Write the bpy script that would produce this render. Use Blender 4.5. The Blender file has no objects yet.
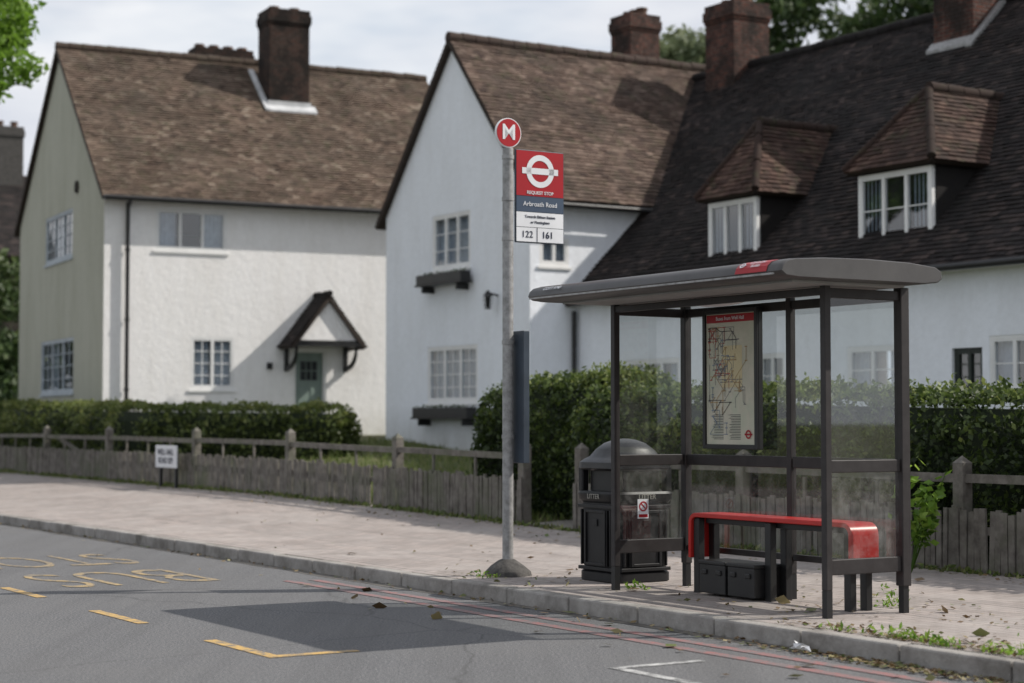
import bpy, bmesh, math, random
import numpy as np
from mathutils import Vector, Matrix, noise
random.seed(7); rng=np.random.default_rng(7)
sc=bpy.context.scene
U=Vector((-.5292,.8485,0)); V=Vector((.8485,.5292,0)); Z=Vector((0,0,1))
def S(s,t,z): return U*s+V*t+Z*z
def WS(c,d,z): return S(c,d,z)

# ------------------------------------------------------------ materials
def newmat(name):
    m=bpy.data.materials.new(name); m.use_nodes=True
    nt=m.node_tree; b=nt.nodes['Principled BSDF']; return m,nt,b
def N(nt,t,**k):
    n=nt.nodes.new(t)
    for a,v in k.items(): setattr(n,a,v)
    return n
def c4(c): return (c[0],c[1],c[2],1)
def noisen(nt,vec,scale,detail=4,rough=.6):
    n=N(nt,'ShaderNodeTexNoise'); n.inputs['Scale'].default_value=scale; n.inputs['Detail'].default_value=min(detail,5); n.inputs['Roughness'].default_value=rough
    nt.links.new(vec,n.inputs['Vector']); return n.outputs['Fac']
def ramp(nt,fac,stops):
    r=N(nt,'ShaderNodeValToRGB'); e=r.color_ramp.elements
    while len(e)<len(stops): e.new(.5)
    for i,(p,c) in enumerate(stops): e[i].position=p; e[i].color=c4(c)
    nt.links.new(fac,r.inputs['Fac']); return r.outputs['Color']
def mixc(nt,fac,a,b,mode='MIX'):
    m=N(nt,'ShaderNodeMix',data_type='RGBA',blend_type=mode)
    I=m.inputs; sf,sa,sb=I[0],I[6],I[7]
    for sock,v in ((sf,fac),(sa,a),(sb,b)):
        if hasattr(v,'is_output'): nt.links.new(v,sock)
        elif isinstance(v,(tuple,list)): sock.default_value=c4(v)
        else: sock.default_value=v
    return m.outputs[2]
def bump(nt,b,h,strength,dist=.02):
    n=N(nt,'ShaderNodeBump'); n.inputs['Strength'].default_value=strength; n.inputs['Distance'].default_value=dist
    nt.links.new(h,n.inputs['Height']); nt.links.new(n.outputs['Normal'],b.inputs['Normal'])
def pmat(name,c1,c2=None,scale=3,rough=.8,bmp=.2,bscale=40,bdist=.01,spec=.3,metal=0,c3=None,s3=.6):
    m,nt,b=newmat(name)
    tc=N(nt,'ShaderNodeTexCoord').outputs['Object']
    if c2 is None: c2=tuple(x*.8 for x in c1)
    f=noisen(nt,tc,scale,4,.65)
    col=ramp(nt,f,[(.35,c1),(.68,c2)])
    if c3:
        g=noisen(nt,tc,s3,5,.7); r=ramp(nt,g,[(.48,(0,0,0)),(.7,(1,1,1))])
        col=mixc(nt,r,col,c3)
    nt.links.new(col,b.inputs['Base Color'])
    b.inputs['Roughness'].default_value=rough; b.inputs['Metallic'].default_value=metal
    b.inputs['Specular IOR Level'].default_value=spec
    if bmp: bump(nt,b,noisen(nt,tc,bscale,3),bmp,bdist)
    return m
def tilemat(name,stops,dark,moss=(.06,.065,.035)):
    m,nt,b=newmat(name)
    tc=N(nt,'ShaderNodeTexCoord').outputs['Object']
    at=N(nt,'ShaderNodeAttribute',attribute_name='tone').outputs['Fac']
    col=ramp(nt,at,stops)
    f=noisen(nt,tc,.8,5,.7); col=mixc(nt,ramp(nt,f,[(.40,(0,0,0)),(.66,(.85,.85,.85))]),col,dark)
    f=noisen(nt,tc,3.5,5,.75); col=mixc(nt,ramp(nt,f,[(.52,(0,0,0)),(.75,(.75,.75,.75))]),col,moss)
    nt.links.new(col,b.inputs['Base Color']); b.inputs['Roughness'].default_value=.9; b.inputs['Specular IOR Level'].default_value=.15
    return m
def brickmat(name,c1,c2,mortar,w=.225,h=.075,ms=.012,dark=None,rough=.9,bs=.6):
    m,nt,b=newmat(name)
    uv=N(nt,'ShaderNodeUVMap').outputs['UV']; tc=N(nt,'ShaderNodeTexCoord').outputs['Object']
    br=N(nt,'ShaderNodeTexBrick'); nt.links.new(uv,br.inputs['Vector'])
    for k,v in (('Scale',1),('Brick Width',w),('Row Height',h),('Mortar Size',ms),('Mortar Smooth',.3),('Bias',0)): br.inputs[k].default_value=v
    br.inputs['Color1'].default_value=c4(c1); br.inputs['Color2'].default_value=c4(c2); br.inputs['Mortar'].default_value=c4(mortar)
    col=br.outputs['Color']
    if dark:
        f=noisen(nt,tc,1.6,5,.75); col=mixc(nt,ramp(nt,f,[(.40,(0,0,0)),(.58,(.85,.85,.85))]),col,dark)
    f=noisen(nt,tc,12,4,.7); col=mixc(nt,.5,col,ramp(nt,f,[(.35,(.2,.2,.2)),(.65,(1,1,1))]),'MULTIPLY')
    nt.links.new(col,b.inputs['Base Color']); b.inputs['Roughness'].default_value=rough; b.inputs['Specular IOR Level'].default_value=.2
    inv=N(nt,'ShaderNodeMath',operation='SUBTRACT'); inv.inputs[0].default_value=1; nt.links.new(br.outputs['Fac'],inv.inputs[1])
    bump(nt,b,inv.outputs[0],bs,.008); return m
def leafmat(name,stops,trans=.35):
    m,nt,b=newmat(name)
    at=N(nt,'ShaderNodeAttribute',attribute_name='tone').outputs['Fac']
    col=ramp(nt,at,stops); nt.links.new(col,b.inputs['Base Color']); b.inputs['Roughness'].default_value=.5; b.inputs['Specular IOR Level'].default_value=.35
    tr=N(nt,'ShaderNodeBsdfTranslucent'); nt.links.new(col,tr.inputs['Color'])
    mx=N(nt,'ShaderNodeMixShader'); mx.inputs[0].default_value=trans
    out=nt.nodes['Material Output']; nt.links.new(b.outputs[0],mx.inputs[1]); nt.links.new(tr.outputs[0],mx.inputs[2]); nt.links.new(mx.outputs[0],out.inputs[0]); return m
def glassmat(name,refl=.12,dust=.06,dustcol=(.5,.5,.48),tint=(.93,.95,.94),dscale=3,rough=.02):
    m,nt,b=newmat(name); nt.nodes.remove(b); out=nt.nodes['Material Output']
    tc=N(nt,'ShaderNodeTexCoord').outputs['Object']
    tr=N(nt,'ShaderNodeBsdfTransparent'); tr.inputs[0].default_value=c4(tint)
    gl=N(nt,'ShaderNodeBsdfGlossy'); gl.inputs['Roughness'].default_value=rough; gl.inputs[0].default_value=(1,1,1,1)
    lw=N(nt,'ShaderNodeLayerWeight'); lw.inputs[0].default_value=.5
    pw=N(nt,'ShaderNodeMath',operation='POWER'); pw.inputs[1].default_value=4; nt.links.new(lw.outputs['Facing'],pw.inputs[0])
    ad=N(nt,'ShaderNodeMath',operation='MULTIPLY_ADD'); ad.inputs[1].default_value=.7; ad.inputs[2].default_value=refl; nt.links.new(pw.outputs[0],ad.inputs[0])
    m1=N(nt,'ShaderNodeMixShader'); nt.links.new(ad.outputs[0],m1.inputs[0]); nt.links.new(tr.outputs[0],m1.inputs[1]); nt.links.new(gl.outputs[0],m1.inputs[2])
    df=N(nt,'ShaderNodeBsdfDiffuse'); df.inputs[0].default_value=c4(dustcol)
    f=noisen(nt,tc,dscale,5,.75); r=N(nt,'ShaderNodeMapRange'); r.inputs[1].default_value=.45; r.inputs[2].default_value=.75; r.inputs[3].default_value=dust*.15; r.inputs[4].default_value=dust*2.2
    nt.links.new(f,r.inputs[0])
    m2=N(nt,'ShaderNodeMixShader'); nt.links.new(r.outputs[0],m2.inputs[0]); nt.links.new(m1.outputs[0],m2.inputs[1]); nt.links.new(df.outputs[0],m2.inputs[2])
    nt.links.new(m2.outputs[0],out.inputs[0]); return m
def rendermat(name,c,stain,amt=.5,bs=.22):
    m,nt,b=newmat(name); tc=N(nt,'ShaderNodeTexCoord').outputs['Object']
    mp=N(nt,'ShaderNodeMapping'); mp.inputs['Scale'].default_value=(1.6,1.6,.35); nt.links.new(tc,mp.inputs[0])
    f=noisen(nt,mp.outputs[0],1.2,5,.7)
    col=mixc(nt,ramp(nt,f,[(.42,(0,0,0)),(.85,(amt,amt,amt))]),c,stain)
    g=noisen(nt,tc,9,4,.7); col=mixc(nt,.18,col,ramp(nt,g,[(.3,(.6,.6,.6)),(.7,(1,1,1))]),'MULTIPLY')
    sx=N(nt,'ShaderNodeSeparateXYZ'); nt.links.new(tc,sx.inputs[0])
    mr=N(nt,'ShaderNodeMapRange'); mr.inputs[1].default_value=1.9; mr.inputs[2].default_value=.6; nt.links.new(sx.outputs[2],mr.inputs[0])
    mm=N(nt,'ShaderNodeMath',operation='MULTIPLY'); nt.links.new(mr.outputs[0],mm.inputs[0]); nt.links.new(f,mm.inputs[1])
    col=mixc(nt,mm.outputs[0],col,(.3,.29,.25))
    nt.links.new(col,b.inputs['Base Color']); b.inputs['Roughness'].default_value=.9; b.inputs['Specular IOR Level'].default_value=.2
    bump(nt,b,noisen(nt,tc,6,5,.75),bs,.06); return m

M={}
M['wall']=rendermat('white_render',(.88,.87,.86),(.64,.61,.56),.4,.25)
M['wallb']=rendermat('white_render_shade_blue',(.85,.88,.93),(.62,.63,.64),.4,.25)  # blue cast of the shaded walls put into the render colour
M['wallg']=rendermat('gable_render_shaded',(.43,.43,.36),(.31,.31,.24),.8,.3)  # gable shade painted in: darker copy of the house's white render
M['tileA']=tilemat('roof_tiles_brown',[(0,(.06,.043,.035)),(.4,(.125,.09,.07)),(.75,(.17,.125,.097)),(1,(.24,.195,.155))],(.075,.06,.048))
M['tileB']=tilemat('roof_tiles_red',[(0,(.058,.04,.035)),(.5,(.115,.08,.064)),(1,(.19,.14,.115))],(.058,.047,.04))
M['tileD']=tilemat('roof_tiles_dark',[(0,(.016,.014,.014)),(.5,(.031,.026,.026)),(1,(.075,.057,.052))],(.02,.019,.019),(.027,.027,.023))
M['tileDo']=tilemat('dormer_tiles',[(0,(.038,.024,.02)),(.5,(.075,.045,.037)),(1,(.13,.082,.065))],(.036,.029,.026))
M['under']=pmat('roof_underlay',(.04,.03,.025),bmp=0)
M['brickR']=brickmat('chimney_brick',(.16,.06,.042),(.075,.037,.03),(.12,.10,.088),dark=(.02,.018,.016))
M['brickD']=brickmat('chimney_brick_dark',(.075,.035,.026),(.035,.023,.019),(.07,.06,.05),dark=(.012,.011,.010))
M['lead']=pmat('lead_flashing',(.55,.56,.57),(.38,.39,.40),rough=.6)
M['pot']=pmat('clay_pot',(.12,.065,.045),(.06,.04,.03))
M['wfr']=pmat('white_frame_paint',(.80,.80,.79),(.72,.72,.71),rough=.4,bmp=0)
M['dfr']=pmat('dark_frame_paint',(.02,.03,.025),(.03,.035,.03),rough=.4,bmp=0)
M['black']=pmat('black_paint',(.012,.012,.013),(.02,.02,.02),rough=.4,bmp=.05,spec=.4)
M['curt']=pmat('net_curtain',(.50,.54,.57),(.30,.34,.38),scale=7,bmp=0)
M['curtd']=pmat('dark_glass_backing',(.05,.055,.06),(.02,.022,.025),scale=5,bmp=0)
M['wglass']=glassmat('window_glass',.14,.02,tint=(.72,.78,.84))
M['sglass']=glassmat('shelter_glass',.075,.03,dscale=2.5,tint=(.86,.88,.87))
M['sglassd']=glassmat('shelter_glass_dusty',.07,.12,dscale=4,tint=(.84,.86,.85))
M['door']=pmat('green_door_paint',(.22,.28,.25),(.18,.23,.21),rough=.4,bmp=0)
M['post']=pmat('shelter_frame',(.021,.018,.018),(.034,.03,.03),scale=8,rough=.5,bmp=.06,spec=.35)
M['roofm']=pmat('shelter_roof_metal',(.075,.072,.071),(.05,.048,.048),scale=2,rough=.45,bmp=.04,spec=.4)
M['roofu']=pmat('shelter_ceiling',(.30,.30,.29),(.24,.24,.23),rough=.6,bmp=0)
M['red']=pmat('red_seat_paint',(.50,.02,.017),(.40,.02,.016),scale=6,rough=.35,bmp=.03,spec=.45)
M['signred']=pmat('sign_red',(.36,.011,.018),(.31,.012,.018),rough=.4,bmp=0)
M['signwhite']=pmat('sign_white',(.72,.73,.75),(.64,.65,.67),rough=.4,bmp=0)
M['signblue']=pmat('sign_slate_blue',(.055,.08,.12),(.05,.07,.11),rough=.4,bmp=0)
M['signtxt']=pmat('sign_lettering',(.02,.025,.05),bmp=0)
M['pole']=pmat('galvanised_pole',(.36,.36,.36),(.20,.20,.195),scale=14,rough=.5,bmp=.1,metal=.2)
M['cab']=pmat('timetable_case',(.05,.065,.085),(.035,.045,.06),rough=.4,bmp=.03)
M['conc']=pmat('concrete',(.09,.085,.08),(.04,.038,.036),scale=14,bmp=.8,bscale=25)
M['wood']=pmat('weathered_wood',(.19,.175,.155),(.09,.08,.07),scale=7,bmp=.5,bscale=22,c3=(.10,.11,.07),s3=1.3)
M['bin']=pmat('bin_black',(.008,.008,.009),(.015,.015,.016),scale=5,rough=.42,bmp=.06,spec=.35)
M['bindome']=pmat('bin_dome',(.014,.014,.016),(.03,.03,.032),scale=5,rough=.35,bmp=.05,spec=.5)
M['bark']=pmat('bark',(.09,.07,.05),(.05,.04,.03),scale=10,bmp=.9,bscale=18,bdist=.03)
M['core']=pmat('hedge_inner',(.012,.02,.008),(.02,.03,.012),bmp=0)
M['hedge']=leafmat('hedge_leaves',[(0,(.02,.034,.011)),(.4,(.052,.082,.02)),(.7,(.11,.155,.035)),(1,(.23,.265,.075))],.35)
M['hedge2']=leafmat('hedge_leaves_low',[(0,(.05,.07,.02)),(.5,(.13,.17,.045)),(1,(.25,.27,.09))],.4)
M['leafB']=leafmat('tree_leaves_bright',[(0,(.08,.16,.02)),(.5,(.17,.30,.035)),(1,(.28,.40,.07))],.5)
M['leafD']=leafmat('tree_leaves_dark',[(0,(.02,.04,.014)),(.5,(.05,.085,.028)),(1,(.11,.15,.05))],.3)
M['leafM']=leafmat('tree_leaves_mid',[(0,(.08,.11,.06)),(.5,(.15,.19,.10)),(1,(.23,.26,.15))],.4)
M['grass']=leafmat('grass_blades',[(0,(.06,.09,.02)),(.5,(.12,.17,.04)),(1,(.22,.22,.09))],.3)
M['litter']=leafmat('fallen_leaves',[(0,(.07,.045,.02)),(.35,(.16,.10,.05)),(.6,(.24,.19,.09)),(.8,(.1,.14,.04)),(1,(.3,.24,.14))],.15)
M['ground']=pmat('ground_grass',(.07,.09,.03),(.12,.12,.05),scale=3,bmp=.8,bscale=20,bdist=.04,c3=(.09,.075,.05),s3=.5)

# ------------------------------------------------------------ mesh helpers
def E(name,loc=(0,0,0)):
    o=bpy.data.objects.new(name,None); o.location=loc; o.empty_display_size=.3; sc.collection.objects.link(o); return o
def link(o,parent=None):
    sc.collection.objects.link(o)
    if parent is not None:
        o.parent=parent; o.matrix_parent_inverse=Matrix.Translation(-Vector(parent.location))
    return o
class MB:
    def __init__(s): s.v=[];s.f=[];s.uv=[]
    def face(s,pts,uv=None):
        n=len(s.v); s.v+= [tuple(p) for p in pts]; s.f.append(tuple(range(n,n+len(pts)))); s.uv.append(uv)
        return s
    def box(s,W,c0,c1,d0,d1,z0,z1,z0b=None,z1b=None):
        if z0b is None: z0b=z0
        if z1b is None: z1b=z1
        n=len(s.v)
        P=[(c0,d0,z0),(c1,d0,z0b),(c1,d1,z0b),(c0,d1,z0),(c0,d0,z1),(c1,d0,z1b),(c1,d1,z1b),(c0,d1,z1)]
        s.v+=[tuple(W(*p)) for p in P]
        for q,(a,b) in (((0,3,2,1),(0,1)),((4,5,6,7),(0,1)),((0,1,5,4),(0,2)),((2,3,7,6),(0,2)),((1,2,6,5),(1,2)),((3,0,4,7),(1,2))):
            s.f.append(tuple(n+i for i in q)); s.uv.append([(P[i][a],P[i][b]) for i in q])
        return s
    def prism(s,pts,vec):
        n=len(pts); b=len(s.v); vec=Vector(vec)
        s.v+=[tuple(p) for p in pts]+[tuple(Vector(p)+vec) for p in pts]
        s.f.append(tuple(b+i for i in range(n))); s.uv.append(None)
        s.f.append(tuple(b+n+i for i in reversed(range(n)))); s.uv.append(None)
        for i in range(n):
            j=(i+1)%n; s.f.append((b+i,b+j,b+n+j,b+n+i)); s.uv.append(None)
        return s
    def tube(s,p0,p1,r0,r1=None,n=10):
        if r1 is None:r1=r0
        p0=Vector(p0);p1=Vector(p1);ax=(p1-p0).normalized()
        a=ax.orthogonal().normalized(); b=ax.cross(a); k=len(s.v)
        for p,r in ((p0,r0),(p1,r1)):
            for i in range(n):
                t=2*math.pi*i/n; s.v.append(tuple(p+a*math.cos(t)*r+b*math.sin(t)*r))
        for i in range(n):
            j=(i+1)%n; s.f.append((k+i,k+j,k+n+j,k+n+i)); s.uv.append(None)
        s.f.append(tuple(k+i for i in reversed(range(n)))); s.uv.append(None)
        s.f.append(tuple(k+n+i for i in range(n))); s.uv.append(None)
        return s
    def loft(s,rings):
        n=len(rings[0]);k=len(s.v)
        for r in rings: s.v+=[tuple(p) for p in r]
        for q in range(len(rings)-1):
            for i in range(n):
                j=(i+1)%n; s.f.append((k+q*n+i,k+q*n+j,k+(q+1)*n+j,k+(q+1)*n+i)); s.uv.append(None)
        s.f.append(tuple(k+i for i in reversed(range(n)))); s.uv.append(None)
        e=k+(len(rings)-1)*n; s.f.append(tuple(e+i for i in range(n))); s.uv.append(None)
        return s
    def build(s,name,mat,parent=None,smooth=False,bevel=0,fix=True):
        me=bpy.data.meshes.new(name); me.from_pydata(s.v,[],s.f)
        uvl=me.uv_layers.new(name='UVMap'); data=[]
        for f,u in zip(s.f,s.uv):
            data += u if u else [(0,0)]*len(f)
        uvl.data.foreach_set('uv',[x for p in data for x in p])
        if fix:
            bm=bmesh.new(); bm.from_mesh(me); bmesh.ops.recalc_face_normals(bm,faces=bm.faces); bm.to_mesh(me); bm.free()
        if smooth:
            me.shade_smooth(); me.set_sharp_from_angle(angle=math.radians(38))
        me.materials.append(mat); me.update()
        o=bpy.data.objects.new(name,me); link(o,parent)
        if bevel:
            b=o.modifiers.new('bevel','BEVEL'); b.width=bevel; b.segments=2; b.limit_method='ANGLE'
        return o
def leaves(name,C,size,mat,parent=None,flat=0,up=0,asp=.55,tone=None):
    C=np.asarray(C,float); n=len(C)
    a=rng.normal(size=(n,3)); 
    if flat: a[:,2]*=flat
    if up: a=a*(1-up)+np.array([0,0,1])*up*1.5
    a/=np.linalg.norm(a,axis=1)[:,None]
    b=rng.normal(size=(n,3)); 
    if flat: b[:,2]*=flat
    b-=a*np.sum(a*b,axis=1)[:,None]; b/=np.linalg.norm(b,axis=1)[:,None]
    sz=size*rng.uniform(.6,1.35,n)[:,None]
    P=np.stack([C-a*sz,C+b*sz*asp,C+a*sz,C-b*sz*asp],1).reshape(-1,3)
    me=bpy.data.meshes.new(name); me.vertices.add(4*n); me.vertices.foreach_set('co',P.ravel())
    me.loops.add(4*n); me.loops.foreach_set('vertex_index',np.arange(4*n)); me.polygons.add(n); me.polygons.foreach_set('loop_start',np.arange(0,4*n,4))
    if tone is None: tone=rng.uniform(0,1,n)
    at=me.attributes.new('tone','FLOAT','POINT'); at.data.foreach_set('value',np.repeat(tone,4))
    me.update(calc_edges=True); me.validate(); me.materials.append(mat)
    o=bpy.data.objects.new(name,me); return link(o,parent)
def text(body,org,xd,yd,size,mat,parent,name='lettering',sx=1,sy=1,align='CENTER',ext=.0015,off=.008):
    cu=bpy.data.curves.new(name,'FONT'); cu.body=body; cu.size=size; cu.align_x=align; cu.align_y='CENTER'; cu.extrude=ext; cu.offset=size*off
    tmp=bpy.data.objects.new('tmp',cu); sc.collection.objects.link(tmp)
    dg=bpy.context.evaluated_depsgraph_get(); dg.update()
    me=bpy.data.meshes.new_from_object(tmp.evaluated_get(dg)); bpy.data.objects.remove(tmp)
    x=Vector(xd);y=Vector(yd);z=x.cross(y); o3=Vector(org)
    mt=Matrix(((x.x*sx,y.x*sy,z.x,o3.x),(x.y*sx,y.y*sy,z.y,o3.y),(x.z*sx,y.z*sy,z.z,o3.z),(0,0,0,1)))
    me.transform(mt); me.materials.clear(); me.materials.append(mat)
    o=bpy.data.objects.new(name,me); return link(o,parent)
def span(y,P):
    xs=[];n=len(P)
    for i in range(n):
        (x0,y0),(x1,y1)=P[i],P[(i+1)%n]
        if (y0>y)!=(y1>y): xs.append(x0+(x1-x0)*(y-y0)/(y1-y0))
    return (min(xs),max(xs)) if len(xs)>1 else None
def roof(name,polys,mat,parent,tw=.175,ex=.11,th=.028):
    vs=[];fs=[];rn=[];slab=MB()
    for poly in polys:
        poly=[Vector(p) for p in poly]; p0=poly[0]; u=(poly[1]-p0).normalized()
        n=u.cross(poly[2]-p0).normalized()
        if n.z<0:n=-n
        v=n.cross(u)
        if v.z<0: v=-v
        P2=[((p-p0).dot(u),(p-p0).dot(v)) for p in poly]
        slab.prism(poly,n*-.09)
        H=max(p[1] for p in P2); r=0; y=0
        while y<H-.02:
            sp=span(min(y+ex*.5,H-.01),P2)
            if sp is None: break
            xa,xb=sp; sag=.012*noise.noise(Vector((r*.3,0,0)))
            x=math.floor(xa/tw)*tw-(.5*tw if r%2 else 0)
            while x<xb:
                l=max(x,xa); rr=min(x+tw,xb)
                if rr-l>.03:
                    lift=random.uniform(0,.014)+.018*noise.noise(p0+u*x*1.2+v*y*1.2)
                    a=random.uniform(-.010,.010); g=.003
                    y0=y-.012+a+sag; y1=y+ex*1.15
                    b=len(vs)
                    for (px,py,pz) in ((l+g,y0,th+lift),(rr-g,y0,th+lift+random.uniform(-.005,.005)),(rr-g,y1,.008),(l+g,y1,.008),(l+g,y0,0),(rr-g,y0,0)):
                        vs.append(tuple(p0+u*px+v*py+n*pz))
                    fs+= [(b,b+1,b+2,b+3),(b+4,b+5,b+1,b)]
                    rn+=[min(1,max(0,random.gauss(.5,.25)))]*6
                x+=tw
            y+=ex; r+=1
    me=bpy.data.meshes.new(name); me.from_pydata(vs,[],fs); at=me.attributes.new('tone','FLOAT','POINT'); at.data.foreach_set('value',rn)
    me.materials.append(mat); link(bpy.data.objects.new(name,me),parent)
    slab.build(name+'_boarding',M['under'],parent)
def ridge(name,A,B,mat,parent,r=.12,L=.32):
    A=Vector(A);B=Vector(B);d=B-A;n=max(1,int(d.length/L)); mb=MB()
    for i in range(n):
        j=random.uniform(-.01,.01)
        mb.tube(A+d*(i/n)+Z*j,A+d*((i+.97)/n)+Z*j,r*1.04,r*.97,10)
    return mb.build(name,mat,parent,smooth=True)
def wall(name,W,c0,c1,z0,z1,holes,mat,parent,top=None,depth=.2):
    mb=MB(); cs=sorted(set([c0,c1]+[h[0] for h in holes]+[h[1] for h in holes])); zs=sorted(set([z0,z1]+[h[2] for h in holes]+[h[3] for h in holes]))
    for i in range(len(cs)-1):
        for j in range(len(zs)-1):
            cx=(cs[i]+cs[i+1])/2;cz=(zs[j]+zs[j+1])/2
            if any(h[0]<cx<h[1] and h[2]<cz<h[3] for h in holes): continue
            mb.face([W(cs[i],0,zs[j]),W(cs[i+1],0,zs[j]),W(cs[i+1],0,zs[j+1]),W(cs[i],0,zs[j+1])])
    for h in holes:
        a,b,p,q=h
        for (x0,y0,x1,y1) in ((a,p,b,p),(b,p,b,q),(b,q,a,q),(a,q,a,p)):
            mb.face([W(x0,0,y0),W(x1,0,y1),W(x1,-depth,y1),W(x0,-depth,y0)])
    if top: mb.face([W(*p) for p in top])
    return mb.build(name,mat,parent,fix=False)
def window(W,c0,c1,z0,z1,parent,cols=3,rows=4,mat=None,sill=True,curt=.6,cd=-.24,f=.055,d0=-.12,sub=1,full=False):
    mat=mat or M['wfr']; mb=MB(); d1=d0+.07
    mb.box(W,c0+.001,c0+f,d0,d1,z0+.001,z1-.001); mb.box(W,c1-f,c1-.001,d0,d1,z0+.001,z1-.001)
    mb.box(W,c0+f,c1-f,d0,d1,z0+.001,z0+f+.02); mb.box(W,c0+f,c1-f,d0,d1,z1-f,z1-.001)
    w=(c1-c0-2*f)/cols
    for i in range(cols):
        a=c0+f+i*w; b=a+w
        if i: mb.box(W,a-.03,a+.03,d0+.002,d1-.002,z0+f+.02,z1-f)
        for k in range(1,sub+1):
            x=a+w*k/(sub+1)
            mb.box(W,x-.009,x+.009,d0+.02,d1-.02,z0+f,z1-f)
        for r in range(1,rows):
            zz=z0+f+(z1-z0-2*f)*r/rows; mb.box(W,a+.03,b-.03,d0+.022,d1-.022,zz-.009,zz+.009)
        mb.box(W,a+.003,a+.035,d0+.005,d1-.005,z0+f+.021,z1-f-.001); mb.box(W,b-.035,b-.003,d0+.005,d1-.005,z0+f+.021,z1-f-.001)
        mb.box(W,a+.035,b-.035,d0+.005,d1-.005,z0+f+.021,z0+f+.055); mb.box(W,a+.035,b-.035,d0+.005,d1-.005,z1-f-.035,z1-f-.001)
    if sill: mb.box(W,c0-.05,c1+.05,d0+.01,.035,z0-.055,z0-.003)
    mb.build('window_frame',mat,parent)
    g=MB(); dg=d0+.03
    g.face([W(c0+.02,dg,z0+.02),W(c1-.02,dg,z0+.02),W(c1-.02,dg,z1-.02),W(c0+.02,dg,z1-.02)]).build('window_glass',M['wglass'],parent,fix=False)
    c=MB(); W_=c1-c0
    def strip(a,b):
        n=max(4,int((b-a)/.045)); 
        for i in range(n):
            x0=a+(b-a)*i/n;x1=a+(b-a)*(i+1)/n; o0=.018*(i%2);o1=.018*((i+1)%2)
            c.face([W(x0,cd-o0,z0),W(x1,cd-o1,z0),W(x1,cd-o1,z1),W(x0,cd-o0,z1)])
    if full: strip(c0,c1)
    elif curt>0: strip(c0,c0+W_*curt*.5); strip(c1-W_*curt*.5,c1)
    if c.f: c.build('curtains',M['curt'],parent,fix=False)
def chimney(parent,W,c0,c1,d0,d1,z0,z1,mat,pots=2,ph=.22):
    mb=MB(); mb.box(W,c0,c1,d0,d1,z0,z1-.42)
    for e,a,b in ((.02,.42,.35),(.045,.35,.14),(.015,.14,0)):
        mb.box(W,c0-e,c1+e,min(d0,d1)-e,max(d0,d1)+e,z1-a,z1-b)
    mb.build('chimney_stack',mat,parent,bevel=.012)
    pm=MB()
    for i in range(pots):
        c=c0+(c1-c0)*(i+.5)/pots; d=(d0+d1)/2
        p=W(c,d,z1-.02); pm.tube(p,p+Z*ph,.13,.115,12); pm.tube(p+Z*(ph-.02),p+Z*(ph+.04),.14,.14,12)
    if pots: pm.build('chimney_pots',M['pot'],parent,smooth=True)

# ------------------------------------------------------------ terrain
def interp(x,P):
    if x<=P[0][0]: return P[0][1]
    for (a,b),(c,d) in zip(P,P[1:]):
        if x<=c: return b+(d-b)*(x-a)/(c-a)
    return P[-1][1]
ZF=[(13,.12),(18.8,.18),(23.4,.27),(27,.33),(39,.36),(60,.4)]
ZH=[(20,.45),(28,.5),(31,.75),(36,1.1),(45,1.3),(60,1.4)]
def zf(s): return interp(s,ZF)
def pz(s,t): return .12+(zf(s)-.12)*max(0,min(1,(t-8.27)/4.33))
def gz(s,t):
    if t<8.4: return -.03
    if t<12.7: return pz(s,t)-.03
    f=min(1,(t-12.7)/3.5); f=f*f*(3-2*f)*.5+f*.5
    return zf(s)+(interp(s,ZH)-zf(s))*f+.02*noise.noise(Vector((s,t,0)))
sl=[-700,-300,-120,-60,-30]+[i*1.0 for i in range(-15,66)]+[80,120,200,400,800]
tl=[-700,-300,-100,-40,-15,-6,0,4,8.15,8.41,10,12,12.69,12.71]+[13+i*.5 for i in range(0,30)]+[30,35,45,60,100,200,400,800]
g=MB()
idx={}
for i,s in enumerate(sl):
    for j,t in enumerate(tl): idx[i,j]=len(g.v); g.v.append(tuple(S(s,t,gz(s,t))))
for i in range(len(sl)-1):
    for j in range(len(tl)-1): g.f.append((idx[i,j],idx[i,j+1],idx[i+1,j+1],idx[i+1,j])); g.uv.append(None)
g.build('ground',M['ground'],smooth=False)

# road
m,nt,b=newmat('asphalt'); tc=N(nt,'ShaderNodeTexCoord').outputs['Object']
f1=noisen(nt,tc,55,3,.85); col=ramp(nt,f1,[(.32,(.05,.051,.055)),(.5,(.115,.117,.122)),(.68,(.28,.28,.285))])
f2=noisen(nt,tc,.5,5,.7); col=mixc(nt,ramp(nt,f2,[(.35,(0,0,0)),(.7,(.5,.5,.5))]),col,(.15,.148,.147))
mp=N(nt,'ShaderNodeMapping'); mp.inputs['Rotation'].default_value=(0,0,math.atan2(U.x,U.y)); mp.inputs['Scale'].default_value=(2.2,.12,1); nt.links.new(tc,mp.inputs[0])
f3=noisen(nt,mp.outputs[0],1,5,.7); col=mixc(nt,ramp(nt,f3,[(.45,(0,0,0)),(.75,(.45,.45,.45))]),col,(.07,.07,.072))
vo=N(nt,'ShaderNodeTexVoronoi',feature='DISTANCE_TO_EDGE'); vo.inputs['Scale'].default_value=.3
ds=N(nt,'ShaderNodeMixRGB'); 
nn=N(nt,'ShaderNodeTexNoise'); nn.inputs['Scale'].default_value=1.5; nn.inputs['Detail'].default_value=5; nt.links.new(tc,nn.inputs[0])
ds.inputs[0].default_value=.25; nt.links.new(tc,ds.inputs[1]); nt.links.new(nn.outputs['Color'],ds.inputs[2]); nt.links.new(ds.outputs[0],vo.inputs['Vector'])
col=mixc(nt,ramp(nt,vo.outputs['Distance'],[(0,(.45,.45,.45)),(.004,(0,0,0))]),col,(.05,.05,.05))
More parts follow.
